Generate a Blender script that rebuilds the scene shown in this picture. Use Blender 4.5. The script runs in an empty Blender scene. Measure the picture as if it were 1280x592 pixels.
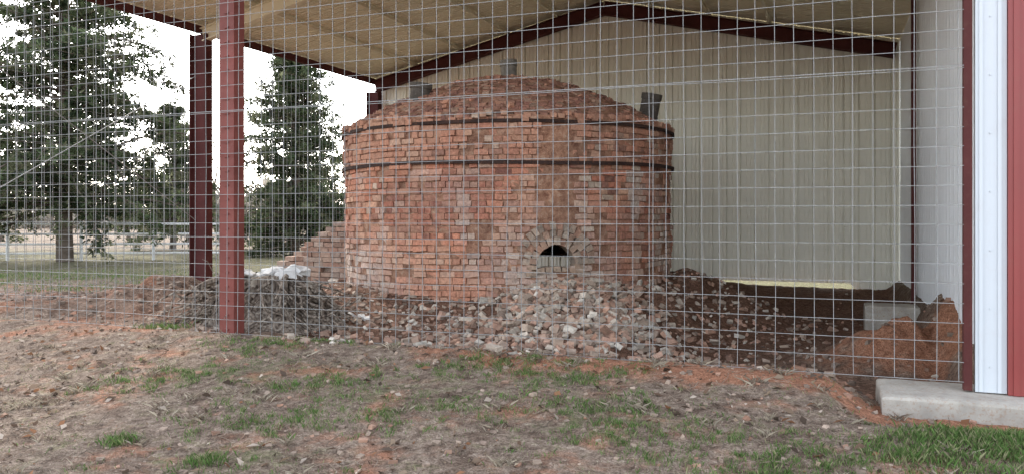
import bpy, math, random
import numpy as np
from mathutils import Vector, Matrix, noise
random.seed(7); rng=np.random.default_rng(7)
sc=bpy.context.scene
TH=math.radians(21.65)
RX,RY=math.cos(TH),-math.sin(TH)   # building lateral axis
DX,DY=math.sin(TH),math.cos(TH)    # building depth axis
P0=(3.545,6.22)
A0,A1=-12.32,0.376; BD=11.53; EZ=5.05; RZ=6.5; AM=(A0+A1)/2
KX,KY,KR=-0.07,14.5,2.91
def loc(x,y):
    dx,dy=x-P0[0],y-P0[1]
    return dx*RX+dy*RY, dx*DX+dy*DY
def wor(a,b): return P0[0]+a*RX+b*DX, P0[1]+a*RY+b*DY
def ss(x,a,b):
    t=(x-a)/(b-a); t=0 if t<0 else (1 if t>1 else t)
    return t*t*(3-2*t)
def nz(x,y,z=0.0): return noise.noise(Vector((x,y,z)))
def gz(x,y):
    a,b=loc(x,y)
    z=0.03*nz(x*.5,y*.5)+0.02*nz(x*1.7,y*1.7,3)
    d2=x*x+(y-8)**2
    if d2<1600: z+=0.016*nz(x*6,y*6,5)+.010*nz(x*13,y*13,2)
    ins=ss(a,A0-.2,A0+.4)*(1-ss(a,A1-.3,A1))*ss(b,-.1,.5)*(1-ss(b,BD-.05,BD+.1))
    if b<0.3:
        z+=-0.30*ss(-b,0.1,3.6)
        z+=0.05*math.exp(-((b+.35)/.3)**2)*(1-ss(a,-1.6,-.8))
    if -1.3<a and -1.4<b<.8:
        z-=0.20*ss(a,-1.1,-0.6)*(1-ss(-b,.6,1.4))
    if b>BD-.1 and b<18:
        z-=.33*ss(a,-5.2,-4.2)*(1-ss(a,0,1.2))*(1-ss(b,14,18))*ss(b,BD-.1,BD)
    if ins>0:
        w=ss(a,-3.7,-2.3)*ss(b,.1,.9)
        z+=ins*(-(0.46-0.2*ss(b,8.5,10.8)-0.06*ss(b,10.4,11.3))*w)
        z-=0.10*ins*(1-w)*ss(b,.1,.6)*ss(a,-9,-7)
        z+=ins*0.05*nz(x*3.1,y*3.1,9)*(1-.8*ss(b,10,11))
    r=math.hypot(x-KX,y-KY)
    def g(cx,cy,h,sx,sy): return h*math.exp(-((x-cx)/sx)**2-((y-cy)/sy)**2)
    if r<7:
        z+=0.18*math.exp(-(max(0,r-KR)/.6)**2)*ss(r,1.5,2.6)
        n=1+.5*nz(x*1.9,y*1.9,2)
        k=1 if r>KR-.3 else ss(r,1.6,KR-.3)
        z+=k*n*(g(.75,11.2,.24,.75,1.2)+g(.95,9.6,.17,1.1,1.4)+g(3.5,13.6,.5,.95,1.5)+g(2.1,11.9,.2,.9,.8)+g(-2.9,11.9,.15,1.1,1.0))
    if abs(x)<14 and y<20:
        n=1+.4*nz(x*2.3,y*2.3,12)+.25*nz(x*6,y*6,8)
        z+=n*(g(-5.1,11.7,.42,.9,.9)+g(-3.6,10.6,.18,1.2,.8)+g(4.7,9.6,.52,.75,.6)+g(5.6,10.6,.25,.6,.8)+g(-6.6,10.9,.15,.9,.5))
    return z
# ---------------------------------------------------------------- materials
def newmat(name):
    m=bpy.data.materials.new(name); m.use_nodes=True
    nt=m.node_tree; b=nt.nodes['Principled BSDF']
    return m,nt,b
def N(nt,t,**k):
    n=nt.nodes.new(t)
    for a,v in k.items(): setattr(n,a,v)
    return n
def noise_node(nt,scale,detail=4,rough=.6,obj=True):
    tc=N(nt,'ShaderNodeTexCoord'); n=N(nt,'ShaderNodeTexNoise')
    n.inputs['Scale'].default_value=scale; n.inputs['Detail'].default_value=min(detail,4); n.inputs['Roughness'].default_value=rough
    nt.links.new(tc.outputs['Object'],n.inputs['Vector']); return n
def ramp(nt,src,stops):
    r=N(nt,'ShaderNodeValToRGB'); e=r.color_ramp.elements
    while len(e)>1: e.remove(e[-1])
    e[0].position=stops[0][0]; e[0].color=(*stops[0][1],1)
    for p,c in stops[1:]:
        x=e.new(p); x.color=(*c,1)
    nt.links.new(src,r.inputs[0]); return r
def mix(nt,mode,f,a,b):
    m=N(nt,'ShaderNodeMix',data_type='RGBA',blend_type=mode)
    for s,v in ((0,f),(6,a),(7,b)):
        if hasattr(v,'links') or isinstance(v,bpy.types.NodeSocket): nt.links.new(v,m.inputs[s])
        elif s==0: m.inputs[0].default_value=v
        else: m.inputs[s].default_value=(*v,1)
    return m.outputs[2]
def bump(nt,b,src,strength=.5,dist=.01):
    bp=N(nt,'ShaderNodeBump'); bp.inputs['Strength'].default_value=strength; bp.inputs['Distance'].default_value=dist
    nt.links.new(src,bp.inputs['Height']); nt.links.new(bp.outputs[0],b.inputs['Normal'])
def paint(name,col,rough=.5,var=.25,scale=3,metal=0,dirt=(.2,.13,.08),dirtamt=.3,bp=True,spec=.4):
    m,nt,b=newmat(name)
    n=noise_node(nt,scale,4,.65); n2=noise_node(nt,scale*9,3,.7)
    r=ramp(nt,n.outputs[0],[(.3,(1-var,)*3),(.7,(1,1,1))])
    c=mix(nt,'MULTIPLY',1,col,r.outputs[0])
    r2=ramp(nt,n2.outputs[0],[(.52,(0,0,0)),(.75,(dirtamt,)*3)])
    c=mix(nt,'MIX',r2.outputs[0],c,dirt)
    nt.links.new(c,b.inputs['Base Color']); b.inputs['Roughness'].default_value=rough; b.inputs['Metallic'].default_value=metal
    b.inputs['Specular IOR Level'].default_value=spec
    if bp: bump(nt,b,n2.outputs[0],.15,.004)
    return m
def attrmat(name,rough=.92,nscale=25,lo=.6,bumpd=.006,trans=0,dust=None,dlo=.45,dhi=.72,damt=.6,dscale=1.6):
    m,nt,b=newmat(name)
    at=N(nt,'ShaderNodeAttribute'); at.attribute_name='Col'
    c=at.outputs['Color']
    if nscale:
        n=noise_node(nt,nscale,3,.7)
        r=ramp(nt,n.outputs[0],[(.3,(lo,)*3),(.7,(1.15,)*3)])
        c=mix(nt,'MULTIPLY',1,c,r.outputs[0])
    if dust:
        n2=noise_node(nt,dscale,4,.8); r2=ramp(nt,n2.outputs[0],[(dlo,(0,0,0)),(dhi,(damt,)*3)])
        c=mix(nt,'MIX',r2.outputs[0],c,dust)
    nt.links.new(c,b.inputs['Base Color']); b.inputs['Roughness'].default_value=rough
    b.inputs['Specular IOR Level'].default_value=.2
    if bumpd: bump(nt,b,n.outputs[0],.7,bumpd)
    if trans:
        d=N(nt,'ShaderNodeBsdfDiffuse'); nt.links.new(c,d.inputs[0])
        t=N(nt,'ShaderNodeBsdfTranslucent'); nt.links.new(c,t.inputs[0])
        ms=N(nt,'ShaderNodeMixShader'); ms.inputs[0].default_value=trans
        nt.links.new(d.outputs[0],ms.inputs[1]); nt.links.new(t.outputs[0],ms.inputs[2])
        nt.links.new(ms.outputs[0],nt.nodes['Material Output'].inputs[0])
    return m
M_brick=attrmat('brick',nscale=22,lo=.55,bumpd=.008,dust=(.46,.28,.19),dlo=.44,dhi=.68,damt=.5,dscale=2.6)
M_rub=attrmat('rubble_brick',nscale=18,lo=.6,bumpd=.008,dust=(.38,.29,.22))
M_twig=attrmat('twig',nscale=0,bumpd=0)
M_leaf=attrmat('needles',nscale=0,bumpd=0,trans=.35)
M_grass=attrmat('grass_blades',nscale=0,bumpd=0,trans=.25)
M_bark=paint('bark',(.15,.12,.095),.95,.5,6,bp=False,spec=.1)
M_maroon=paint('maroon_primer',(.10,.028,.026),.75,.35,2,dirt=(.12,.07,.05),spec=.2)
M_red=paint('red_painted_steel',(.21,.058,.046),.6,.35,2,dirt=(.2,.1,.08),spec=.3)
M_trim=paint('red_trim',(.27,.05,.045),.4,.15,1,dirtamt=.1)
M_cream=paint('cream_panel',(.83,.76,.58),.5,.05,.8,dirtamt=.0,bp=False)
M_wall=paint('back_panel',(.86,.83,.72),.5,.06,.4,dirtamt=.0,bp=False)
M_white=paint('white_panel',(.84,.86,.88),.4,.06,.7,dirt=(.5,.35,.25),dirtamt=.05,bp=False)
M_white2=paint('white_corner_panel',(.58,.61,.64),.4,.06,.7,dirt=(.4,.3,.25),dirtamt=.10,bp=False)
M_wire=paint('galvanised_wire',(.33,.33,.325),.6,.3,5,metal=.3,dirt=(.2,.12,.08),dirtamt=.4,bp=False)
M_iron=paint('rusty_iron',(.055,.035,.03),.8,.5,4,dirt=(.2,.08,.04),dirtamt=.6,spec=.1)
M_conc=paint('concrete',(.48,.44,.38),.9,.35,5,dirt=(.3,.17,.1),dirtamt=.7,spec=.2)
M_flue=paint('clay_flue',(.13,.115,.10),.95,.5,5,dirt=(.25,.2,.17),dirtamt=.5,spec=.1)
M_flue2=paint('cement_flue',(.30,.28,.25),.9,.4,7,dirt=(.12,.1,.09),dirtamt=.6,spec=.1)
M_fencew=paint('white_fence_paint',(.8,.8,.79),.5,.15,1,bp=False)
M_stone=paint('pale_stone',(.72,.70,.67),.9,.35,5)
# mortar core
m,nt,b=newmat('mortar_earth'); M_mort=m
n=noise_node(nt,9,4,.7); n2=noise_node(nt,1.1,4,.6)
r=ramp(nt,n.outputs[0],[(.3,(.17,.08,.055)),(.55,(.35,.20,.135)),(.75,(.48,.35,.26))])
r2=ramp(nt,n2.outputs[0],[(.4,(.75,.75,.75)),(.65,(1.1,1.05,1))])
nt.links.new(mix(nt,'MULTIPLY',1,r.outputs[0],r2.outputs[0]),b.inputs['Base Color']); b.inputs['Roughness'].default_value=.95
b.inputs['Specular IOR Level'].default_value=.1
bump(nt,b,n.outputs[0],1,.03)
# stump
m,nt,b=newmat('weathered_wood'); M_stump=m
tc=N(nt,'ShaderNodeTexCoord'); mp=N(nt,'ShaderNodeMapping'); mp.inputs['Scale'].default_value=(16,16,2)
n=N(nt,'ShaderNodeTexNoise'); n.inputs['Scale'].default_value=1.5; n.inputs['Detail'].default_value=4
nt.links.new(tc.outputs['Object'],mp.inputs[0]); nt.links.new(mp.outputs[0],n.inputs[0])
r=ramp(nt,n.outputs[0],[(.33,(.05,.038,.03)),(.5,(.19,.15,.12)),(.7,(.38,.33,.27))])
nt.links.new(r.outputs[0],b.inputs['Base Color']); b.inputs['Roughness'].default_value=.95; bump(nt,b,n.outputs[0],1,.03)
b.inputs['Specular IOR Level'].default_value=.1
# ground
m,nt,b=newmat('ground_soil'); M_ground=m
at=N(nt,'ShaderNodeAttribute'); at.attribute_name='Col'
sep=N(nt,'ShaderNodeSeparateColor'); nt.links.new(at.outputs['Color'],sep.inputs[0])
nA=noise_node(nt,1.6,4,.7); nB=noise_node(nt,14,4,.8); nC=noise_node(nt,70,3,.7); nD=noise_node(nt,4.3,4,.75)
base=ramp(nt,nB.outputs[0],[(.28,(.09,.066,.052)),(.45,(.205,.153,.118)),(.6,(.30,.235,.185)),(.75,(.44,.37,.30))]).outputs[0]
red=ramp(nt,nB.outputs[0],[(.3,(.20,.09,.055)),(.55,(.37,.18,.11)),(.75,(.47,.28,.19))]).outputs[0]
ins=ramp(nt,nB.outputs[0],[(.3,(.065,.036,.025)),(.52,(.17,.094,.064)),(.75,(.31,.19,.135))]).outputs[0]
grs=ramp(nt,nB.outputs[0],[(.3,(.07,.07,.038)),(.55,(.165,.155,.085)),(.75,(.31,.275,.19))]).outputs[0]
def soft(mask,nn,k=1.6):
    q=N(nt,'ShaderNodeMath',operation='MULTIPLY_ADD'); nt.links.new(nn,q.inputs[0]); q.inputs[1].default_value=k; q.inputs[2].default_value=-k/2
    s=N(nt,'ShaderNodeMath',operation='ADD'); nt.links.new(mask,s.inputs[0]); nt.links.new(q.outputs[0],s.inputs[1])
    w=N(nt,'ShaderNodeMapRange',interpolation_type='SMOOTHSTEP'); nt.links.new(s.outputs[0],w.inputs[0]); w.inputs[1].default_value=.25; w.inputs[2].default_value=.8
    return w.outputs[0]
lit=ramp(nt,nD.outputs[0],[(.40,(.62,.58,.56)),(.52,(1,1,1)),(.66,(1.15,1.13,1.1))]).outputs[0]
c=mix(nt,'MULTIPLY',1,base,lit)
c=mix(nt,'MIX',soft(sep.outputs[1],nD.outputs[0],2.2),c,grs)
c=mix(nt,'MIX',soft(sep.outputs[2],nA.outputs[0],2.2),c,red)
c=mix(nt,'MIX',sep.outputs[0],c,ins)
rr=ramp(nt,nC.outputs[0],[(.35,(.52,.50,.48)),(.6,(1.16,1.16,1.16))]).outputs[0]
c=mix(nt,'MULTIPLY',1,c,rr)
nt.links.new(c,b.inputs['Base Color']); b.inputs['Roughness'].default_value=.97; b.inputs['Specular IOR Level'].default_value=.1
bump(nt,b,nB.outputs[0],1.0,.04)
# ---------------------------------------------------------------- mesh helpers
class MB:
    def __init__(s): s.v=[];s.f=[];s.c=[];s.m=[]
    def quadbox(s,c,ax,ay,az,col=(1,1,1),j=0,mi=0):
        k=len(s.v); c=Vector(c); ax=Vector(ax);ay=Vector(ay);az=Vector(az)
        for sx,sy,sz in ((-1,-1,-1),(1,-1,-1),(1,1,-1),(-1,1,-1),(-1,-1,1),(1,-1,1),(1,1,1),(-1,1,1)):
            p=c+ax*sx+ay*sy+az*sz
            if j: p=p+Vector((random.uniform(-j,j),random.uniform(-j,j),random.uniform(-j,j)))
            s.v.append(p[:])
        for q in ((0,3,2,1),(4,5,6,7),(0,1,5,4),(1,2,6,5),(2,3,7,6),(3,0,4,7)):
            s.f.append(tuple(k+i for i in q)); s.c.append(col); s.m.append(mi)
    def box(s,x0,x1,y0,y1,z0,z1,col=(1,1,1),mi=0):
        s.quadbox(((x0+x1)/2,(y0+y1)/2,(z0+z1)/2),((x1-x0)/2,0,0),(0,(y1-y0)/2,0),(0,0,(z1-z0)/2),col,0,mi)
    def tube(s,p0,p1,r0,r1,n=6,col=(1,1,1),mi=0,cap=False):
        p0=Vector(p0);p1=Vector(p1);d=(p1-p0)
        if d.length<1e-6:return
        d.normalize(); u=d.orthogonal().normalized(); w=d.cross(u); k=len(s.v)
        for p,r in ((p0,r0),(p1,r1)):
            for i in range(n):
                t=2*math.pi*i/n; s.v.append((p+u*math.cos(t)*r+w*math.sin(t)*r)[:])
        for i in range(n):
            s.f.append((k+i,k+(i+1)%n,k+n+(i+1)%n,k+n+i)); s.c.append(col); s.m.append(mi)
        if cap:
            s.f.append(tuple(k+n+i for i in range(n))); s.c.append(col); s.m.append(mi)
    def poly(s,pts,col=(1,1,1),mi=0):
        k=len(s.v); s.v+= [tuple(p) for p in pts]; s.f.append(tuple(range(k,k+len(pts)))); s.c.append(col); s.m.append(mi)
    def obj(s,name,mats,parent=None,smooth=False,color=True):
        me=bpy.data.meshes.new(name); me.from_pydata(s.v,[],s.f)
        for mt in mats: me.materials.append(mt)
        if len(mats)>1: me.polygons.foreach_set('material_index',s.m)
        if color:
            ca=me.color_attributes.new('Col','FLOAT_COLOR','CORNER')
            cnt=[len(f) for f in s.f]
            arr=np.repeat(np.array([(c[0],c[1],c[2],1.0) for c in s.c],dtype=np.float32),cnt,axis=0)
            ca.data.foreach_set('color',arr.ravel())
        if smooth: me.polygons.foreach_set('use_smooth',[True]*len(s.f))
        me.update()
        o=bpy.data.objects.new(name,me); sc.collection.objects.link(o)
        if parent: o.parent=parent
        return o
def trimesh(name,V,C,mat,per=3,parent=None):
    n=V.shape[0]; me=bpy.data.meshes.new(name)
    me.vertices.add(n*per); me.vertices.foreach_set('co',V.astype(np.float32).ravel())
    me.loops.add(n*per); me.loops.foreach_set('vertex_index',np.arange(n*per,dtype=np.int32))
    me.polygons.add(n); me.polygons.foreach_set('loop_start',np.arange(0,n*per,per,dtype=np.int32))
    me.polygons.foreach_set('loop_total',np.full(n,per,dtype=np.int32))
    ca=me.color_attributes.new('Col','FLOAT_COLOR','CORNER')
    ca.data.foreach_set('color',np.repeat(np.concatenate([C,np.ones((n,1))],1),per,axis=0).astype(np.float32).ravel())
    me.materials.append(mat); me.update(calc_edges=True); me.validate()
    o=bpy.data.objects.new(name,me); sc.collection.objects.link(o)
    if parent:o.parent=parent
    return o
def empty(name,l=(0,0,0),rz=0):
    o=bpy.data.objects.new(name,None); o.location=l; o.rotation_euler=(0,0,rz); sc.collection.objects.link(o); return o
# ---------------------------------------------------------------- ground
def axis(lo,hi,st,far):
    a=list(np.arange(lo,hi,st)); s=st; x=hi; out=[]
    while x<far: out.append(x); s*=1.18; x+=s
    out.append(far); s=st; x=lo; pre=[]
    while x>-far:
        s*=1.18; x-=s; pre.append(max(x,-far))
    return pre[::-1]+a+out
xs=axis(-11,8,.065,700); ys=axis(3,21,.065,900)
V=[];C=[]
def gmask(x,y):
    a,b=loc(x,y)
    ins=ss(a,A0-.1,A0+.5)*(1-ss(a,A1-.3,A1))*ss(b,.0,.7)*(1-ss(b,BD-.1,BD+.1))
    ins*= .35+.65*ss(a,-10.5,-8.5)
    gr=0
    def g(cx,cy,sx,sy): return math.exp(-((x-cx)/sx)**2-((y-cy)/sy)**2)
    gr=max(.55*g(-2.3,7.2,1.3,.5),.6*g(3.05,4.9,.8,.45),.6*g(1.5,4.5,.7,.3),.5*g(.6,5.6,1.2,.4),.55*g(-1.7,5.2,1,.3),.5*g(-.8,6.4,1.2,.5))
    if b<0 : gr=max(gr,.22)
    if y>15 and ins<.1: gr=max(gr,.30+.5*ss(y,15,19)*(1-ss(y,24,40)))
    rd=0
    if b<.9:
        rd=1.0*math.exp(-((b+.3)/.45)**2)*ss(a,-5.2,-3.8)
        rd=max(rd,.55*math.exp(-((b+.1)/.3)**2)*(1-ss(a,-9,-7)))
    if b<0: rd=max(rd,.25)
    rd=max(rd,.8*g(-3.4,4.6,.9,.4),.65*g(.1,4.35,.7,.4),.7*g(2.2,4.3,.5,.35),.75*g(-6.9,12,1.4,1.6),1.0*g(4.9,9.4,1.5,1.1),.5*g(-5.2,9.5,2,1.2))
    gg=g(4.9,9.4,1.5,1.1)
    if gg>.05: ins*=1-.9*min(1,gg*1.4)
    if y>11.5 and x<-5: rd=max(rd,.42*(1-ss(y,14,18)))
    return ins,gr,rd
for y in ys:
    for x in xs:
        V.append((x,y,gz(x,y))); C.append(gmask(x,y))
nx=len(xs);F=[(j*nx+i,j*nx+i+1,(j+1)*nx+i+1,(j+1)*nx+i) for j in range(len(ys)-1) for i in range(nx-1)]
me=bpy.data.meshes.new('ground'); me.from_pydata(V,[],F)
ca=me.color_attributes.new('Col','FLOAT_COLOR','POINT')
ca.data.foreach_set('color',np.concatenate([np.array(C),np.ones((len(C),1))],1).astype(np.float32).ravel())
me.polygons.foreach_set('use_smooth',[True]*len(F)); me.materials.append(M_ground); me.update()
go=bpy.data.objects.new('ground',me); sc.collection.objects.link(go)
# ---------------------------------------------------------------- building
B=empty('open_metal_shelter',(P0[0],P0[1],0),-TH)
def prof(L,rib=.3048,h=.05):
    out=[];s=0
    while s<L:
        for ds,o in ((0,0),(.006,h),(.034,h),(.040,0),(.135,0),(.139,h*.25),(.155,h*.25),(.159,0),(.225,0),(.229,h*.25),(.245,h*.25),(.249,0)):
            if s+ds<=L: out.append((s+ds,o))
        s+=rib
    out.append((L,0)); return out
def sheet(name,L,fn,mat,rows=1):
    mb=MB(); pr=prof(L)
    for s,o in pr:
        for t in range(rows+1): mb.v.append(fn(s,o,t/rows))
    for i in range(len(pr)-1):
        for t in range(rows):
            k=i*(rows+1)+t; mb.f.append((k,k+rows+1,k+rows+2,k+1)); mb.c.append((1,1,1)); mb.m.append(0)
    return mb.obj(name,[mat],B,color=False)
def topz(a): return EZ+(RZ-EZ)*(1-abs(a-AM)/(AM-A0))
def wallbot(a):
    return -.35+.25*ss(a,-3.5,-3.3)*(1-ss(a,-.6,-.4))
sheet('back_wall',A1-A0,lambda s,o,t:(A0+s,BD+o,wallbot(A0+s)*(1-t)+t*(topz(A0+s)-.01)),M_wall)
sheet('side_wall',BD-.02,lambda s,o,t:(A1+o,s+.01,-.6*(1-t)+t*(EZ-.01)),M_white)
sheet('roof_left',BD+.7,lambda s,o,t:((A0-.12)+(AM-A0+.12)*t,-.5+s,EZ-.027+o+(RZ-EZ+.027)*t),M_cream)
sheet('roof_right',BD+.7,lambda s,o,t:((A1+.12)+(AM-A1-.12)*t,-.5+s,EZ-.027+o+(RZ-EZ+.027)*t),M_cream)
def ibeam(mb,p0,p1,depth,width,up,tf=.016):
    p0=Vector(p0);p1=Vector(p1);d=(p1-p0);L=d.length/2;d.normalize();up=Vector(up); up=(up-d*up.dot(d)).normalized(); w=d.cross(up); c=(p0+p1)/2
    mb.quadbox(c,d*L,up*(depth/2-tf*1.2),w*.008)
    for s in(-1,1): mb.quadbox(c+up*s*(depth/2-tf/2),d*L,up*tf/2,w*width/2)
mb=MB()
for (e,sg) in ((A0,1),(A1,-1)):
    ibeam(mb,(e+sg*.1,BD-.2,EZ-.28),(AM-sg*.004,BD-.2,RZ-.25),.30,.2,(0,0,1))
ibeam(mb,(A0+.06,BD-.2,-.5),(A0+.06,BD-.2,EZ-.42),.36,.2,(1,0,0))
ibeam(mb,(A0+.04,5.05,-.5),(A0+.04,5.05,EZ-.22),.38,.2,(1,0,0))
ibeam(mb,(A0+.04,.15,-.5),(A0+.04,.15,EZ-.22),.3,.2,(1,0,0))
mb.box(A1-.11,A1-.04,7.75,7.83,-.6,EZ-.05)
mb.box(A0-.02,A0+.06,-.4,BD,EZ-.2,EZ-.06)
mb.box(-.03,.03,.0,.07,-.04,5.2)
mb.obj('maroon_frame',[M_maroon],B,color=False)
mb=MB() # cream rafter + purlins
for (e,sg) in ((A0,1),(A1,-1)):
    ibeam(mb,(e+sg*.1,5.05,EZ-.24),(AM-sg*.004,5.05,RZ-.23),.26,.15,(0,0,1))
    ibeam(mb,(e+sg*.1,.12,EZ-.24),(AM-sg*.004,.12,RZ-.23),.26,.15,(0,0,1))
for k in range(1,5):
    for e,sg in((A0,1),(A1,-1)):
        a=e+sg*k*1.3; z=topz(a)-.075
        mb.box(a-.03,a+.03,-.4,BD-.02,z-.035,z+.03)
mb.obj('cream_rafters_and_purlins',[M_cream],B,color=False)
# front red post
mb=MB(); ax=-7.25
mb.box(ax-.1,ax+.1,.03,.045,-.3,6.1)
mb.box(ax-.1,ax-.085,.045,.2,-.3,6.1); mb.box(ax+.085,ax+.1,.045,.2,-.3,6.1)
mb.box(ax-.08,ax+.08,.185,.2,-.3,6.1)
for i in range(38): mb.box(ax-.03,ax+.03,.018,.029,.05+i*.16,.07+i*.16)
mb.obj('front_post',[M_red],B,color=False)
# corner white panel & red trim
mb=MB()
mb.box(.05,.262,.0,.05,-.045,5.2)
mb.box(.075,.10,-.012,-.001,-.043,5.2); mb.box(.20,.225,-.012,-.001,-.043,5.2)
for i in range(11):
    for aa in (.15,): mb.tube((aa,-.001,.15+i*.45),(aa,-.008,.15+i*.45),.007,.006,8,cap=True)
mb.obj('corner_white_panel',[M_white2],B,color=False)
mb=MB(); mb.box(.266,A1+.05,-.03,.06,-.05,5.2); mb.box(.30,.34,-.04,-.031,-.05,5.2); mb.box(A1+.003,A1+.05,.061,.15,-.05,5.2); mb.obj('corner_red_trim',[M_trim],B,color=False)
# concrete footing: subdivided, slightly worn slab
def slab(name,x0,x1,y0,y1,z0,z1,mat,parent,st=.05):
    bx=np.arange(x0,x1+1e-6,st); by=np.arange(y0,y1+1e-6,st); mb=MB()
    def P(x,y,z,edge):
        e=.006*nz(x*9,y*9,z*9)
        return (x+e,y+.006*nz(x*7,y*7,z*7+5),z+.004*nz(x*6,y*6,3)-edge)
    nx_,ny_=len(bx),len(by)
    for j,y in enumerate(by):
        for i,x in enumerate(bx):
            ed=(i in(0,nx_-1))or(j in(0,ny_-1))
            mb.v.append(P(x,y,z1,(.010+.014*max(0,nz(x*8,y*8,1))) if ed else 0))
    for j in range(ny_-1):
        for i in range(nx_-1):
            mb.f.append((j*nx_+i,j*nx_+i+1,(j+1)*nx_+i+1,(j+1)*nx_+i)); mb.c.append((1,1,1)); mb.m.append(0)
    per=[(x,by[0]) for x in bx]+[(bx[-1],y) for y in by[1:]]+[(x,by[-1]) for x in bx[::-1][1:]]+[(bx[0],y) for y in by[::-1][1:-1]]
    idx=[i for i in range(nx_)]+[j*nx_+nx_-1 for j in range(1,ny_)]+[(ny_-1)*nx_+i for i in range(nx_-2,-1,-1)]+[j*nx_ for j in range(ny_-2,0,-1)]
    prev=idx
    for lv in range(1,6):
        z=z1-.03-(z1-.03-z0)*(lv-1)/4; k=len(mb.v)
        for (x,y) in per:
            o=.010
            xx=x+(o if abs(x-bx[-1])<1e-6 else(-o if abs(x-bx[0])<1e-6 else 0)); yy=y+(o if abs(y-by[-1])<1e-6 else(-o if abs(y-by[0])<1e-6 else 0))
            mb.v.append((xx+.008*nz(x*8,y*8,z*12),yy+.010*nz(x*5,z*12,y*5),z))
        cur=list(range(k,k+len(per)))
        for i in range(len(per)):
            j=(i+1)%len(per); mb.f.append((cur[i],cur[j],prev[j],prev[i])); mb.c.append((1,1,1)); mb.m.append(0)
        prev=cur
    return mb.obj(name,[mat],parent,color=False,smooth=False)
slab('concrete_footing',-.62,1.78,-.34,.44,-.55,-.055,M_conc,B)
slab('interior_footing',-.48,.28,6.45,6.95,-.55,-.05,M_conc,B)
mb=MB()
for p,q in (((A0+.05,0.1,4.0),(A0+.05,4.9,1.25)),((A0+.05,0.1,1.2),(A0+.05,4.9,4.0))):
    mb.tube(p,q,.008,.008,5)
mb.obj('brace_cables',[M_wire],B,color=False)
# ---------------------------------------------------------------- wire mesh fence
def wiremesh(name,a0,a1,z0,z1,mapf,rad=.0032,sp=.152):
    mb=MB()
    n=int((a1-a0)/sp)
    def wob(s,z): return .012*nz(s*.8,z*.8,7)+.004*nz(s*3,z*3,1)
    for i in range(n+1):
        s=a0+i*sp; ph=random.uniform(-.005,.005); last=None
        panel=int(i/32); tl=.002*math.sin(panel*2.3)
        for k in range(0,9):
            z=z0+(z1-z0)*k/8; p=mapf(s+ph+tl*(z-z0)+.01*nz(s*1.5,z*.7,k),wob(s,z),z)
            if last: mb.tube(last,p,rad,rad,4)
            last=p
        if i%32==0 and i>0:
            mb.tube(mapf(s+.03,.005,z0),mapf(s+.034,.005,z1),rad,rad,4)
    zz=z0; k=0
    while zz<=z1:
        last=None; dz=random.uniform(-.004,.004)
        for i in range(0,n+1,4):
            s=a0+i*sp; p=mapf(s,wob(s,zz)-.007,zz+dz+.012*nz(s*.6,zz*3,4))
            if last: mb.tube(last,p,rad,rad,4)
            last=p
        p=mapf(a1,-.007,zz+dz); mb.tube(last,p,rad,rad,4)
        if k in (16,):
            mb.tube(mapf(a0,-.008,zz+.02),mapf(a1,-.008,zz+.02),rad*1.3,rad*1.3,4)
        zz+=sp; k+=1
    return mb.obj(name,[M_wire],None,color=False)
F1=wiremesh('wire_mesh_fence',A0+.1,-.03,.03,5.0,lambda s,o,z:(s,-.012+o,z))
F2=wiremesh('wire_mesh_side',.1,BD-.3,.03,4.6,lambda s,o,z:(A0-.2+o,s,z))
for f in (F1,F2):
    f.location=(P0[0],P0[1],0); f.rotation_euler=(0,0,-TH)
F2.name='wire_mesh_fence.001'
# ---------------------------------------------------------------- kiln
K=empty('beehive_brick_kiln',(KX,KY,0))
phi0=math.atan2(11.65-KY,.66-KX); phiB=math.atan2(17.3-KY,1.0-KX); HZ=.62
def rad_at(t,z):
    x,y=math.cos(t),math.sin(t)
    r=KR+.045*nz(x*2,y*2,z*.9)+.025*nz(x*6,y*6,z*3)-.06*max(0,(.9-z))
    return r
def wrap(d): return (d+math.pi)%(2*math.pi)-math.pi
def bcol(t,z,kind='wall'):
    x,y=math.cos(t)*KR,math.sin(t)*KR
    u=random.random()
    if u<.46: c=(.51,.21,.13)
    elif u<.66: c=(.43,.16,.10)
    elif u<.83: c=(.55,.31,.205)
    elif u<.92: c=(.23,.10,.075)
    else: c=(.56,.44,.34)
    c=Vector(c)*random.uniform(.68,1.15)
    n=nz(x*.7,y*.7,z*.9)
    n2=nz(x*.9+5,y*.9,z*1.3+8)
    if n>.05: c=c.lerp(Vector((.53,.25,.155)),min(.55,(n-.05)*2.5))
    if n2>.15: c=c.lerp(Vector((.30,.13,.095)),min(.65,(n2-.15)*2.5))
    s=KR*wrap(t-phi0)
    w=math.exp(-(s/.75)**2-((z-.7)/.75)**2)+.7*math.exp(-(s/.9)**2-((z-.2)/.5)**2)
    lf=math.exp(-((KR*wrap(t-math.radians(208)))/1.3)**2)*(1-ss(z,.4,1.3))
    st=max(0,nz(x*2.2,y*2.2,z*.7+20)-.05)*2.0*(z<2.0)
    w=min(.85,max(w,lf*1.1,st)*(.45+.7*random.random()))
    c=c.lerp(Vector((.54,.46,.39)),w)
    if z>2.15: c=c.lerp(Vector((.46,.28,.20)),.35)
    return tuple(c)
mb=MB(); CH=.094; nc=30; Z0=-.05
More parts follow.
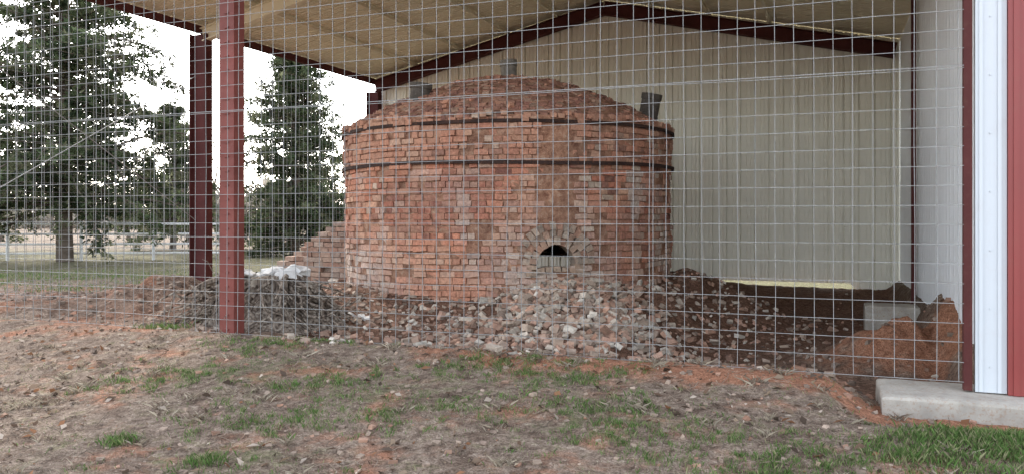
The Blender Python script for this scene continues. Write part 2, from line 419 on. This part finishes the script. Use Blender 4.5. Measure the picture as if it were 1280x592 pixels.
for i in range(nc):
    z=Z0+(i+.5)*CH; header=(i%4==3) or z>2.2 and i%2
    t=random.random(); end=t+2*math.pi
    while t<end-.02:
        Lb=(.108 if header else .215)*random.uniform(.9,1.06)
        if not header and random.random()<.2: Lb*=.55
        dt=(Lb+.014)/KR; tm=t+dt/2; t+=dt
        s=KR*wrap(tm-phi0); sb=KR*wrap(tm-phiB)
        if s*s+(z-HZ)**2<.60**2 and z>HZ-.04: continue
        if abs(s)<.27 and z>HZ-.12: 
            if z>HZ-.06: continue
        if abs(sb)<.6 and z<.52: continue
        n=nz(math.cos(tm)*4,math.sin(tm)*4,z*2+3); er=max(0,nz(math.cos(tm)*3+9,math.sin(tm)*3,z*1.6)-.12)
        if random.random()<.02+(.4 if n>.33 else 0): continue
        r=rad_at(tm,z)+random.gauss(0,.009)+(random.uniform(-.03,.025) if random.random()<.15 else 0)-er*random.uniform(0,.12)
        if z>2.3 and random.random()<.3: r+=.025
        near=math.exp(-(s/.8)**2)*(z<HZ)
        r+=near*random.uniform(-.03,.07)
        rv=Vector((math.cos(tm),math.sin(tm),0)); tv=Vector((-rv.y,rv.x,0))
        tilt=random.gauss(0,.025)+near*random.gauss(0,.15)
        up=Vector((0,0,1)); tv2=(tv+up*tilt).normalized(); up2=(up-tv*tilt).normalized()
        yaw=random.gauss(0,.04); tv3=(tv2+rv*yaw).normalized()
        hh=CH/2-.006+random.uniform(-.006,.003)
        mb.quadbox(rv*(r-.05)+up*(z+.018*nz(math.cos(tm)*2.5,math.sin(tm)*2.5,z*.5)),tv3*(Lb/2),rv*.05,up2*hh,bcol(tm,z),.006)
# arch voussoirs
rv0=Vector((math.cos(phi0),math.sin(phi0),0)); tv0=Vector((-rv0.y,rv0.x,0))
for k,(ra,rb,nn) in enumerate(((.29,.395,11),(.402,.50,14),(.507,.62,18))):
    for i in range(nn):
        al=math.pi*(i+.5)/nn+random.gauss(0,.012); rm=(ra+rb)/2
        s=rm*math.cos(al); zz=HZ+rm*math.sin(al); t=phi0+s/KR
        rv=Vector((math.cos(t),math.sin(t),0)); tv=Vector((-rv.y,rv.x,0)); up=Vector((0,0,1))
        er=tv*math.cos(al)+up*math.sin(al); et=-tv*math.sin(al)+up*math.cos(al)
        g=random.uniform(.6,.95); col=random.choice([(.42,.34,.27),(.46,.36,.28),(.34,.26,.2),(.46,.30,.22),(.42,.24,.17)])
        mb.quadbox(rv*(rad_at(t,zz)-.085+random.uniform(-.02,.015))+up*zz,er*((rb-ra)/2+.003),rv*.09,et*(rm*math.pi/nn/2-.006),tuple(x*g for x in col),.008)
# jamb bricks and sill
for sg in (-1,1):
    for zz in (.50,.58):
        t=phi0+sg*.37/KR; rv=Vector((math.cos(t),math.sin(t),0)); tv=Vector((-rv.y,rv.x,0))
        mb.quadbox(rv*(KR-.1)+Vector((0,0,zz)),tv*.08,rv*.1,Vector((0,0,.036)),(.36,.27,.2),.01)
for q in range(5):
    t=phi0+(-.24+q*.12)/KR; rv=Vector((math.cos(t),math.sin(t),0)); tv=Vector((-rv.y,rv.x,0))
    mb.quadbox(rv*(KR-.08)+Vector((0,0,HZ-.08+random.uniform(-.02,.02))),tv*.052,rv*.1,Vector((0,0,.035)),(.36,.27,.2),.012)
# dome bricks
def dome(r):
    q=min(1,r/2.83); return 2.80+.98*(1-q**1.75)
def dslope(r): return (dome(r+.02)-dome(r-.02))/.04 if r>.03 else 0
r=2.84; row=0
while r>.12:
    n=max(4,int(2*math.pi*r/.125)); off=random.random()
    sl=dslope(min(r,2.8)); nrm0=(-sl,1.0); l=math.hypot(*nrm0); nr,nzz=nrm0[0]/l,nrm0[1]/l
    for i in range(n):
        t=(i+off)/n*2*math.pi
        q=nz(math.cos(t)*r*1.3,math.sin(t)*r*1.3,4)
        if random.random()<.10+(.4 if q>.25 else 0): continue
        rv=Vector((math.cos(t),math.sin(t),0)); tv=Vector((-rv.y,rv.x,0)); up=Vector((0,0,1))
        nn_=rv*nr+up*nzz; sl_=rv*nzz-up*nr
        tilt=.14 if r>.5 else 0
        tilt+=random.gauss(0,.08)
        nn2=(nn_-sl_*tilt).normalized(); sl2=(sl_+nn_*tilt).normalized()
        c=Vector(random.choice([(.36,.18,.13),(.41,.21,.15),(.33,.16,.12),(.40,.26,.19),(.28,.14,.11)]))*random.uniform(.8,1.08)
        mb.quadbox(rv*(r+random.gauss(0,.01))+up*(dome(r)+.004+random.gauss(0,.011)+.04*q),tv*(math.pi*r/n-.007),sl2*.05,nn2*.033,tuple(c),.009)
    r-=.088; row+=1
for i in range(130):
    t=random.uniform(0,6.283); r=2.85*math.sqrt(random.random()); e=Matrix.Rotation(random.uniform(0,6.28),3,'Z')@Matrix.Rotation(random.gauss(0,.3),3,'X')
    s=random.uniform(.3,.85)
    mb.quadbox((math.cos(t)*r,math.sin(t)*r,dome(r)+.045),e@Vector((.09*s,0,0)),e@Vector((0,.05*s,0)),e@Vector((0,0,.035*s)),bcol(t,2.6),.012)
for i in range(170):
    t=i/170*2*math.pi+random.uniform(-.01,.01)
    if random.random()<.25: continue
    rv=Vector((math.cos(t),math.sin(t),0)); tv=Vector((-rv.y,rv.x,0))
    mb.quadbox(rv*(KR-.07+random.uniform(-.03,.03))+Vector((0,0,2.80+random.uniform(-.02,.03))),tv*.048,rv*.1,Vector((0,0,.035)),bcol(t,2.6),.006)
mb.obj('bricks',[M_brick],K)
# core
mb=MB(); nt_=320; nzr=44
for j in range(nzr+1):
    z=-.4+j*(3.2/nzr)
    for i in range(nt_):
        t=2*math.pi*i/nt_; er=max(0,nz(math.cos(t)*3+9,math.sin(t)*3,z*1.6)-.12); r=rad_at(t,z)-.022-er*.07; mb.v.append((math.cos(t)*r,math.sin(t)*r,z))
for j in range(nzr):
    z=-.4+(j+.5)*(3.2/nzr)
    for i in range(nt_):
        t=2*math.pi*(i+.5)/nt_; s=KR*wrap(t-phi0); sb=KR*wrap(t-phiB)
        if s*s+(z-HZ)**2<.38**2 and z>HZ-.06: continue
        if abs(sb)<.55 and z<.48: continue
        mb.f.append((j*nt_+i,j*nt_+(i+1)%nt_,(j+1)*nt_+(i+1)%nt_,(j+1)*nt_+i)); mb.c.append((1,1,1)); mb.m.append(0)
k0=len(mb.v); rings=[2.86-.0715*i for i in range(40)]+[.01]
for r in rings:
    for i in range(120):
        t=2*math.pi*i/120; mb.v.append((math.cos(t)*r,math.sin(t)*r,dome(r)+.028+.04*nz(math.cos(t)*r*1.3,math.sin(t)*r*1.3,4)+.045*nz(math.cos(t)*r*4,math.sin(t)*r*4,9)))
for j in range(len(rings)-1):
    for i in range(120):
        mb.f.append((k0+j*120+i,k0+j*120+(i+1)%120,k0+(j+1)*120+(i+1)%120,k0+(j+1)*120+i)); mb.c.append((1,1,1)); mb.m.append(0)
mb.obj('wall_core',[M_mort],K,color=False,smooth=True)
# iron bands
mb=MB()
for zb,h,dr in ((2.71,.024,.04),(2.12,.027,.04)):
    n=160; last=None
    k=len(mb.v)
    for i in range(n):
        t=2*math.pi*i/n; r=KR+dr+.02*nz(math.cos(t)*3,math.sin(t)*3,zb)
        zz=zb+.035*nz(math.cos(t)*1.5,math.sin(t)*1.5,zb+2)
        for rr_,dz in ((r-.03,-h),(r,-h),(r,h),(r-.03,h)): mb.v.append((math.cos(t)*rr_,math.sin(t)*rr_,zz+dz))
    for i in range(n):
        j=(i+1)%n
        for q in range(4): mb.f.append((k+i*4+q,k+j*4+q,k+j*4+(q+1)%4,k+i*4+(q+1)%4)); mb.c.append((1,1,1)); mb.m.append(0)
mb.obj('iron_bands',[M_iron],K,color=False)
# flues
def flue(name,x,y,z,r,h,tilt,mat,square=False):
    mb=MB(); n=8 if square else 20
    pr=[(r*1.02,0),(r,h*.8),(r*1.1,h*.83),(r*1.1,h),(r*.8,h),(r*.76,.0)]
    for rr_,zz in pr:
        for i in range(n):
            t=2*math.pi*i/n; q=1+.04*nz(math.cos(t)*2,math.sin(t)*2,zz*5+x); mb.v.append((math.cos(t)*rr_*q,math.sin(t)*rr_*q,zz+.01*nz(t,zz,x)))
    for j in range(len(pr)-1):
        for i in range(n): mb.f.append((j*n+i,j*n+(i+1)%n,(j+1)*n+(i+1)%n,(j+1)*n+i)); mb.c.append((1,1,1)); mb.m.append(0)
    o=mb.obj(name,[mat],K,color=False,smooth=False); o.location=(x-KX,y-KY,z); o.rotation_euler=tilt
flue('flue_pipe_1',-1.52,13.0,2.98,.165,.50,(.05,.10,0),M_flue)
flue('flue_pipe_2',-.05,15.2,3.66,.15,.62,(0,-.03,0),M_flue2)
flue('flue_pipe_3',2.36,14.0,2.93,.165,.53,(.1,.16,0),M_flue)
flue('flue_pipe_4',1.3,16.6,3.0,.165,.4,(0,0,0),M_flue)
# wing wall
mb=MB()
W=empty('low_brick_wall',(0,0,0))
wx0,wy0,wx1,wy1=-4.65,15.6,-2.5,14.6
dv=Vector((wx1-wx0,wy1-wy0,0)); Lw=dv.length; dv.normalize(); nv=Vector((dv.y,-dv.x,0))
for i in range(13):
    z=.05+i*.094; s0=max(0,(z-.35)/.85)*1.45
    s=s0+random.uniform(0,.1)
    while s<Lw:
        for d in (0,.13):
            if random.random()<.97:
                mb.quadbox(Vector((wx0,wy0,z))+dv*(s+.1)-nv*d+nv*random.gauss(0,.006),dv*.105,nv*.06,Vector((0,0,.041)),tuple(Vector(random.choice([(.38,.25,.19),(.32,.19,.14),(.42,.31,.25)]))*random.uniform(.7,1.1)),.006)
        s+=.222
mb.obj('bricks',[M_rub],W)
# ---------------------------------------------------------------- rubble
def outside_kiln(x,y): return math.hypot(x-KX,y-KY)>KR-.05
def scatter(name,specs,mat,pal):
    mb=MB()
    for (cx,cy,sx,sy,n,smin,smax,stack) in specs:
        for _ in range(n):
            x=random.gauss(cx,sx); y=random.gauss(cy,sy)
            if not outside_kiln(x,y): continue
            a,b=loc(x,y)
            if b>BD-.2 or a>A1-.2 or b<-.4: continue
            z=gz(x,y)
            e=Matrix.Rotation(random.uniform(0,6.28),3,'Z')@Matrix.Rotation(random.gauss(0,.5),3,'X')@Matrix.Rotation(random.gauss(0,.4),3,'Y')
            s=random.uniform(smin,smax)*.82
            hx=.105*s*random.choice([1,.8,.6,.45]); hy=.052*s; hz=.035*s*random.uniform(.8,1.3)
            c=Vector(random.choice(pal))*random.uniform(.55,1.1)
            zz=z+hz*random.uniform(-.1,1.1)+random.random()*stack
            if abs(x-.66)<.32 and y>11.2: zz=min(zz,HZ-.09)
            mb.quadbox((x,y,zz),e@Vector((hx,0,0)),e@Vector((0,hy,0)),e@Vector((0,0,hz)),tuple(c),.013*s)
    return mb.obj(name,[mat])
pal=[(.50,.38,.29),(.56,.47,.38),(.48,.29,.21),(.42,.31,.24),(.50,.29,.20),(.36,.22,.16),(.64,.57,.48)]
scatter('brick_rubble_pile',[
 (.75,11.1,.5,.5,420,.6,1.1,.09),(.8,10.0,.6,.8,480,.45,1.05,.05),(.9,8.8,.85,.55,330,.35,1.0,.02),
 (.2,9.8,1.4,1.0,380,.2,.85,0),(2.1,11.6,.7,.7,180,.3,.9,0),(-1.6,10.6,1.2,.8,300,.12,.75,0),
 (3.4,13.0,.7,1.1,190,.25,.85,0),(-2.8,11.6,.8,.8,200,.12,.65,0),(-.1,8.1,1.6,.3,160,.15,.6,0),(2.2,9.6,.9,1.0,90,.15,.6,0),
 (-4,15.2,.8,.6,90,.5,1,0),(5,13.3,1.0,1.5,30,.2,.7,0)],M_rub,pal)
pal2=[(.29,.22,.17),(.36,.27,.21),(.34,.19,.13),(.22,.16,.125)]
mb=MB()
for _ in range(8000):
    x=random.uniform(-9,6);y=random.uniform(4,14)
    if not outside_kiln(x,y): continue
    a,b=loc(x,y)
    if a>-3.4 and b>.3 and random.random()<.75: continue
    if b<0 and random.random()<.3: continue
    s=random.choice([.006,.008,.012,.018,.025])*random.uniform(.7,1.3)*(1 if b>0 else .6)
    e=Matrix.Rotation(random.uniform(0,6.28),3,'Z')@Matrix.Rotation(random.gauss(0,.6),3,'X')
    mb.quadbox((x,y,gz(x,y)+s*.3),e@Vector((s*1.4,0,0)),e@Vector((0,s,0)),e@Vector((0,0,s*.7)),tuple(Vector(random.choice(pal2))*random.uniform(.6,1.2)),s*.35)
mb.obj('soil_clods',[M_rub])
# ---------------------------------------------------------------- stump
S=empty('uprooted_tree_stump',(-3.1,10.1,0))
mb=MB(); n=72; rows=12; zb=gz(-3.1,10.1)-.1
for j in range(rows+1):
    h=j/rows
    for i in range(n):
        t=2*math.pi*i/n
        lob=.5+.5*nz(math.cos(t)*3,math.sin(t)*3,.5)*1.6
        r=.42+(.55*(1-h)**2.2)*(.6+lob)+.05*nz(math.cos(t)*9,math.sin(t)*9,h*2)
        mb.v.append((math.cos(t)*r*1.05,math.sin(t)*r*.8,zb+h*(.62+.12*nz(math.cos(t)*2,math.sin(t)*2,4))))
for j in range(rows):
    for i in range(n):
        mb.f.append((j*n+i,j*n+(i+1)%n,(j+1)*n+(i+1)%n,(j+1)*n+i)); mb.c.append((1,1,1)); mb.m.append(0)
mb.f.append(tuple(rows*n+i for i in range(n))); mb.c.append((1,1,1)); mb.m.append(0)
mb.obj('trunk_butt',[M_stump],S,color=False,smooth=False)
mb=MB()
for i in range(170):
    t=random.uniform(0,6.28); r0=random.uniform(.35,.6); p=Vector((math.cos(t)*r0,math.sin(t)*r0*.8,zb+random.uniform(.25,.66)))
    d=Vector((math.cos(t+random.gauss(0,.5)),math.sin(t+random.gauss(0,.5)),-.35)); rr_=random.uniform(.008,.045)
    for k in range(random.randint(4,7)):
        q=p+d*random.uniform(.1,.22); gzz=gz(q.x-3.1,q.y+10.1)+.01
        if q.z<gzz: q.z=gzz
        mb.tube(p,q,rr_,rr_*.75,5); rr_*=.75; p=q; d=(d+Vector((random.gauss(0,.3),random.gauss(0,.3),random.gauss(-.1,.3)))).normalized()
mb.obj('roots',[M_stump],S,color=False)
mb=MB()
for i in range(30):
    e=Matrix.Rotation(random.uniform(0,6),3,'Z')@Matrix.Rotation(random.gauss(0,.35),3,'X')
    s=random.choice([.04,.05,.07,.11])
    t=random.uniform(0,6.28); rr_=.46*math.sqrt(random.random())
    mb.quadbox((math.cos(t)*rr_,math.sin(t)*rr_*.8,zb+.66+random.uniform(-.03,.05)),e@Vector((s,0,0)),e@Vector((0,s*.7,0)),e@Vector((0,0,s*.4)),(1,1,1),s*.25)
for i in range(9):
    x=random.uniform(.45,1.2); y=random.uniform(0,.7); s=random.uniform(.03,.06); e=Matrix.Rotation(random.uniform(0,6),3,'Z')@Matrix.Rotation(random.gauss(0,.35),3,'X')
    mb.quadbox((x,y,gz(x-3.1,y+10.1)+s*.4+.02),e@Vector((s,0,0)),e@Vector((0,s*.7,0)),e@Vector((0,0,s*.4)),(1,1,1),s*.25)
o=mb.obj('pale_stones',[M_stone],S,color=False); md=o.modifiers.new('b','BEVEL'); md.width=.01; md.segments=2
# ---------------------------------------------------------------- grass / litter
def blades(name,groups):
    P=[];Cc=[]
    for (cx,cy,sx,sy,n,hmin,hmax,kind,uni) in groups:
        for _ in range(n):
            if uni: x=random.uniform(cx-sx,cx+sx); y=random.uniform(cy-sy,cy+sy)
            else: x=random.gauss(cx,sx); y=random.gauss(cy,sy)
            a,b=loc(x,y)
            if uni and b>.1: continue
            if -.65<a<1.9 and -.36<b<.5: continue
            if uni and nz(x*1.1,y*1.6,kind)<random.uniform(-.25,.3): continue
            z=gz(x,y); h=random.uniform(hmin,hmax); t=random.uniform(0,6.28); w=random.uniform(.0013,.0030)
            lean=random.uniform(.1,.8) if kind==1 else random.uniform(.5,2.2)
            dx,dy=math.cos(t),math.sin(t); l=h*lean
            tx=random.uniform(0,6.28); px,py=math.cos(tx)*w,math.sin(tx)*w
            m_=.55
            p1=(x+dx*l*.3,y+dy*l*.3,z+h*m_)
            P.append([(x-px,y-py,z-.003),(x+px,y+py,z-.003),(p1[0]+px*.7,p1[1]+py*.7,p1[2]),(x+dx*l,y+dy*l,z+h)] )
            if kind==1: c=Vector(random.choice([(.10,.17,.05),(.12,.20,.06),(.08,.13,.04),(.17,.21,.08),(.26,.25,.14)]))*random.uniform(.75,1.2)
            else: c=Vector(random.choice([(.38,.32,.24),(.31,.25,.185),(.44,.38,.29),(.23,.175,.135)]))*random.uniform(.6,1.0)
            Cc.append(tuple(c))
    return trimesh(name,np.array(P),np.array(Cc),M_grass,4)
G=[]
def px(u,v,z=-.1):
    d=(1.3-z)/((v-272)/1000); return (u-640)/1000*d,d
for (u,v,su,sy,n,h) in ((150,523,.06,.05,260,.07),(255,543,.07,.06,300,.07),(205,424,.15,.1,300,.08),(310,414,.12,.06,260,.10),(1230,548,.30,.12,700,.07),(90,572,.12,.05,150,.05),(1185,465,.05,.2,200,.1)):
    x,y=px(u,v); G.append((x,y,su,sy,n,h*.4,h,1,False))
cent=[px(u,v) for (u,v) in ((215,470),(410,480),(510,505),(740,510),(950,575),(1040,570),(1180,556),(1240,560),(230,580),(600,470),(330,510),(480,440),(330,445),(820,540),(700,480))]
for _ in range(900):
    cx,cy=random.choice(cent); x=random.gauss(cx,.40); y=random.gauss(cy,.20); a,b=loc(x,y)
    if b>0: continue
    G.append((x,y,random.uniform(.015,.06),random.uniform(.015,.045),random.randint(15,50),.010,random.uniform(.025,.055),1,False))
for _ in range(60):
    x,y=px(random.gauss(1215,50),random.gauss(558,12)); G.append((x,y,.06,.04,50,.02,.07,1,False))
for _ in range(110):
    x=random.uniform(-5,3.5); y=random.uniform(4.2,8.6); a,b=loc(x,y)
    if b>0: continue
    G.append((x,y,.04,.03,random.randint(15,40),.02,.06,2,False))
G.append((-.5,5.6,5,2.2,7000,.01,.03,1,True))
G.append((-.5,5.6,5,2.2,30000,.005,.018,2,True))
for _ in range(60):
    x=random.uniform(-12,-6.5);y=random.uniform(14,19); G.append((x,y,.5,.3,60,.04,.1,1,False))
blades('grass',G)
# dead leaves
P=[];Cc=[]
for _ in range(5200):
    x=random.uniform(-6,4.5);y=random.uniform(4,9.2);a,b=loc(x,y)
    if b>.3 or (-.7<a<1.8 and -.4<b): continue
    if nz(x*.9,y*1.3,6)<random.uniform(-.3,.4): continue
    s=random.choice([.008,.012,.016,.022,.032])*random.uniform(.8,1.2); z=gz(x,y)+s*.4
    e=Matrix.Rotation(random.uniform(0,6.28),3,'Z')@Matrix.Rotation(random.gauss(0,.6),3,'X')@Matrix.Rotation(random.gauss(0,.5),3,'Y')
    q=[e@Vector(p)*s for p in ((-1.3,0,0),(-.1,-.7,.25),(1.4,0,.0),(.1,.75,.3))]
    P.append([(x+k.x,y+k.y,z+k.z) for k in q]); Cc.append(tuple(Vector(random.choice([(.24,.17,.12),(.32,.24,.17),(.13,.085,.06),(.46,.38,.31),(.27,.14,.08),(.09,.065,.05),(.12,.09,.07)]))*random.uniform(.7,1.2)))
trimesh('fallen_leaves',np.array(P),np.array(Cc),M_grass,4)
mb=MB()
for _ in range(1300):
    x=random.uniform(-6,4.2);y=random.uniform(4,8.6);a,b=loc(x,y)
    if b>.1 or (-1<a<1.8 and -.4<b): continue
    p=Vector((x,y,gz(x,y)+.008)); t=random.uniform(0,6.28); r_=random.uniform(.0010,.0032)
    cc=tuple(Vector((.17,.13,.10))*random.uniform(.4,1.7))
    for k in range(3):
        t+=random.gauss(0,.3); q=p+Vector((math.cos(t),math.sin(t),0))*random.uniform(.03,.08); q.z=gz(q.x,q.y)+random.uniform(.004,.022); mb.tube(p,q,r_,r_*.8,4,cc); p=q
mb.obj('twigs',[M_twig])
# ---------------------------------------------------------------- trees
def cedar(name,x,y,h,R,cb,nb,seed,dens=1.0,pal=((.07,.09,.045),(.09,.11,.058),(.14,.145,.085),(.04,.056,.03)),ls=.15):
    rs=np.random.default_rng(seed); random.seed(seed)
    T=empty(name,(x,y,gz(x,y)))
    mb=MB(); p=Vector((0,0,-.2)); k=10
    for i in range(k):
        q=Vector((.06*math.sin(i*1.3+seed),.05*math.cos(i*1.7),h*(i+1)/k)); mb.tube(p,q,.2*(1-i/k)**.8*h/9+.015,.2*(1-(i+1)/k)**.8*h/9+.012,9); p=q
    Ps=[];Cs=[]
    palv=np.array(pal)
    for i in range(nb):
        f=(i+random.random())/nb; z=cb+(h-cb)*f**1.1
        ff=(z-cb)/(h-cb); ang=random.uniform(0,6.283)
        env=(1-ff)**.7*(.6+.4*min(1,(ff+.12)/.25))
        L=R*env*random.uniform(.5,1.15)+.15
        up=random.uniform(-.25,.3)+.5*ff
        d=Vector((math.cos(ang),math.sin(ang),up)).normalized(); p=Vector((0,0,z)); ns=max(3,int(L/.38)); rad=.012+.012*L
        bt=random.uniform(.7,1.3)
        for s in range(ns):
            d2=(d+Vector((random.gauss(0,.12),random.gauss(0,.12),-.10*s/ns*2+random.gauss(0,.08)))).normalized()
            q=p+d2*(L/ns); mb.tube(p,q,rad*(1-s/ns)+.004,rad*(1-(s+1)/ns)+.003,4)
            t0=(s+.5)/ns
            if t0>.15:
                nsub=int(3*dens+.5)
                for w in range(nsub):
                    sd=Vector((random.gauss(0,1),random.gauss(0,1),random.gauss(-.25,.5))).normalized()
                    sl=random.uniform(.2,.55)*(1.15-.5*t0)
                    base=p.lerp(q,random.random()); tip=base+(sd*.8+d2*.5).normalized()*sl
                    n=int(20*dens); tt=rs.random(n)**.8
                    c=np.array(base)[None]*(1-tt[:,None])+np.array(tip)[None]*tt[:,None]+rs.normal(0,.05+.03*sl,(n,3))
                    dr=rs.normal(0,1,(n,3))+np.array((tip-base).normalized())[None]*.9; dr/=np.linalg.norm(dr,axis=1)[:,None]
                    sde=np.cross(dr,rs.normal(0,1,(n,3))); sde/=np.linalg.norm(sde,axis=1)[:,None]+1e-6
                    l=ls*rs.uniform(.5,1.2,(n,1)); wd=l*rs.uniform(.18,.32,(n,1))
                    Ps.append(np.stack([c-sde*wd,c+sde*wd,c+dr*l],1))
                    cc=palv[rs.integers(0,len(pal))][None]*rs.uniform(.7,1.3,(n,1))*bt; Cs.append(cc)
            p=q;d=d2
    mb.obj('trunk_and_limbs',[M_bark],T,color=False)
    trimesh('foliage',np.concatenate(Ps),np.concatenate(Cs),M_leaf,3,T)
cedar('cedar_tree',-13.4,24,10.6,4.7,1.5,260,11,.95)
cedar('cedar_tree.001',-7.6,28,7.7,2.9,.3,250,12,1.05)
cedar('cedar_tree.002',-14.0,33,5.8,2.6,.8,120,13,.9)
cedar('cedar_tree.003',-20.5,29,8.5,3.4,1.2,130,15,.9)
# distant bare tree line
random.seed(5)
mb=MB()
def bare(x,y,h):
    def br(p,d,L,r,dep):
        q=p+d*L; mb.tube(p,q,r,r*.65,4 if dep<2 else 3)
        if dep>=4: return
        for k in range(random.randint(3,4) if dep else 5):
            dd=(d+Vector((random.gauss(0,.5),random.gauss(0,.5),random.gauss(.15,.3)))).normalized(); br(p.lerp(q,random.uniform(.5,1)),dd,L*random.uniform(.55,.8),r*.5,dep+1)
    br(Vector((x,y,-.2)),Vector((random.gauss(0,.08),random.gauss(0,.08),1)).normalized(),h*.3,h*.02,0)
for i in range(60):
    x=random.uniform(-95,-8); bare(x,random.uniform(60,110),random.uniform(7,12))
for x,y,h in ((-17,42,6.5),(-22,46,7),(-12.5,45,6),(-28,44,7)): bare(x,y,h)
mb.obj('distant_trees',[M_bark],color=False)
n=30000; X=rng.uniform(-160,120,n); Y=rng.uniform(95,135,n); Hh=3.2+1.8*np.sin(X*.13)+1.3*np.sin(X*.41+1)
Z=rng.random(n)**.8*np.abs(Hh)+.1; c=np.stack([X,Y,Z],1); dr=rng.normal(0,1,(n,3)); sd=rng.normal(0,1,(n,3))
Vv=np.stack([c-sd*.35,c+sd*.35,c+dr*.7],1)
trimesh('background_brush',Vv,np.array([(.26,.23,.19),(.20,.19,.145),(.30,.27,.235)])[rng.integers(0,3,n)]*rng.uniform(.8,1.2,(n,1)),M_leaf,3)
# white pipe fence
mb=MB()
for i in range(11):
    x=-30+i*2.1; y=22.5+ (x+30)*.12; mb.tube((x,y,-.2),(x,y,1.22),.05,.05,8,cap=True)
for z in (.22,.5,.8,1.1):
    mb.tube((-32,22.5-.24,z),(-9,22.5+21*.12,z),.034,.034,6)
mb.obj('white_rail_fence',[M_fencew],color=False)
# ---------------------------------------------------------------- light & camera
EL,ROT=math.radians(33),math.radians(-30)
w=bpy.data.worlds.new('World'); sc.world=w; w.use_nodes=True; nt=w.node_tree
sky=nt.nodes.new('ShaderNodeTexSky'); sky.sky_type='NISHITA'; sky.sun_disc=False; sky.sun_elevation=EL; sky.sun_rotation=ROT
sky.dust_density=1.5; sky.air_density=1.0; sky.ozone_density=1
hs=nt.nodes.new('ShaderNodeHueSaturation'); hs.inputs['Saturation'].default_value=.4
nt.links.new(sky.outputs[0],hs.inputs['Color'])
bg=nt.nodes['Background']; nt.links.new(hs.outputs[0],bg.inputs[0]); bg.inputs[1].default_value=.80
sd=Vector((math.sin(ROT)*math.cos(EL),math.cos(ROT)*math.cos(EL),math.sin(EL)))
l=bpy.data.lights.new('sun','SUN'); l.energy=4.5; l.angle=math.radians(4); l.color=(1,.92,.8)
lo=bpy.data.objects.new('sun',l); sc.collection.objects.link(lo); lo.rotation_euler=sd.to_track_quat('Z','Y').to_euler()
cam=bpy.data.cameras.new('cam'); co=bpy.data.objects.new('camera',cam); sc.collection.objects.link(co)
co.location=(0,0,1.3); co.rotation_euler=(math.radians(90),0,0); cam.lens=28.125; cam.sensor_width=36; cam.shift_y=-.01875; cam.clip_end=3000; cam.clip_start=.05
sc.camera=co
sc.view_settings.view_transform='Standard'; sc.view_settings.look='None'; sc.view_settings.exposure=0
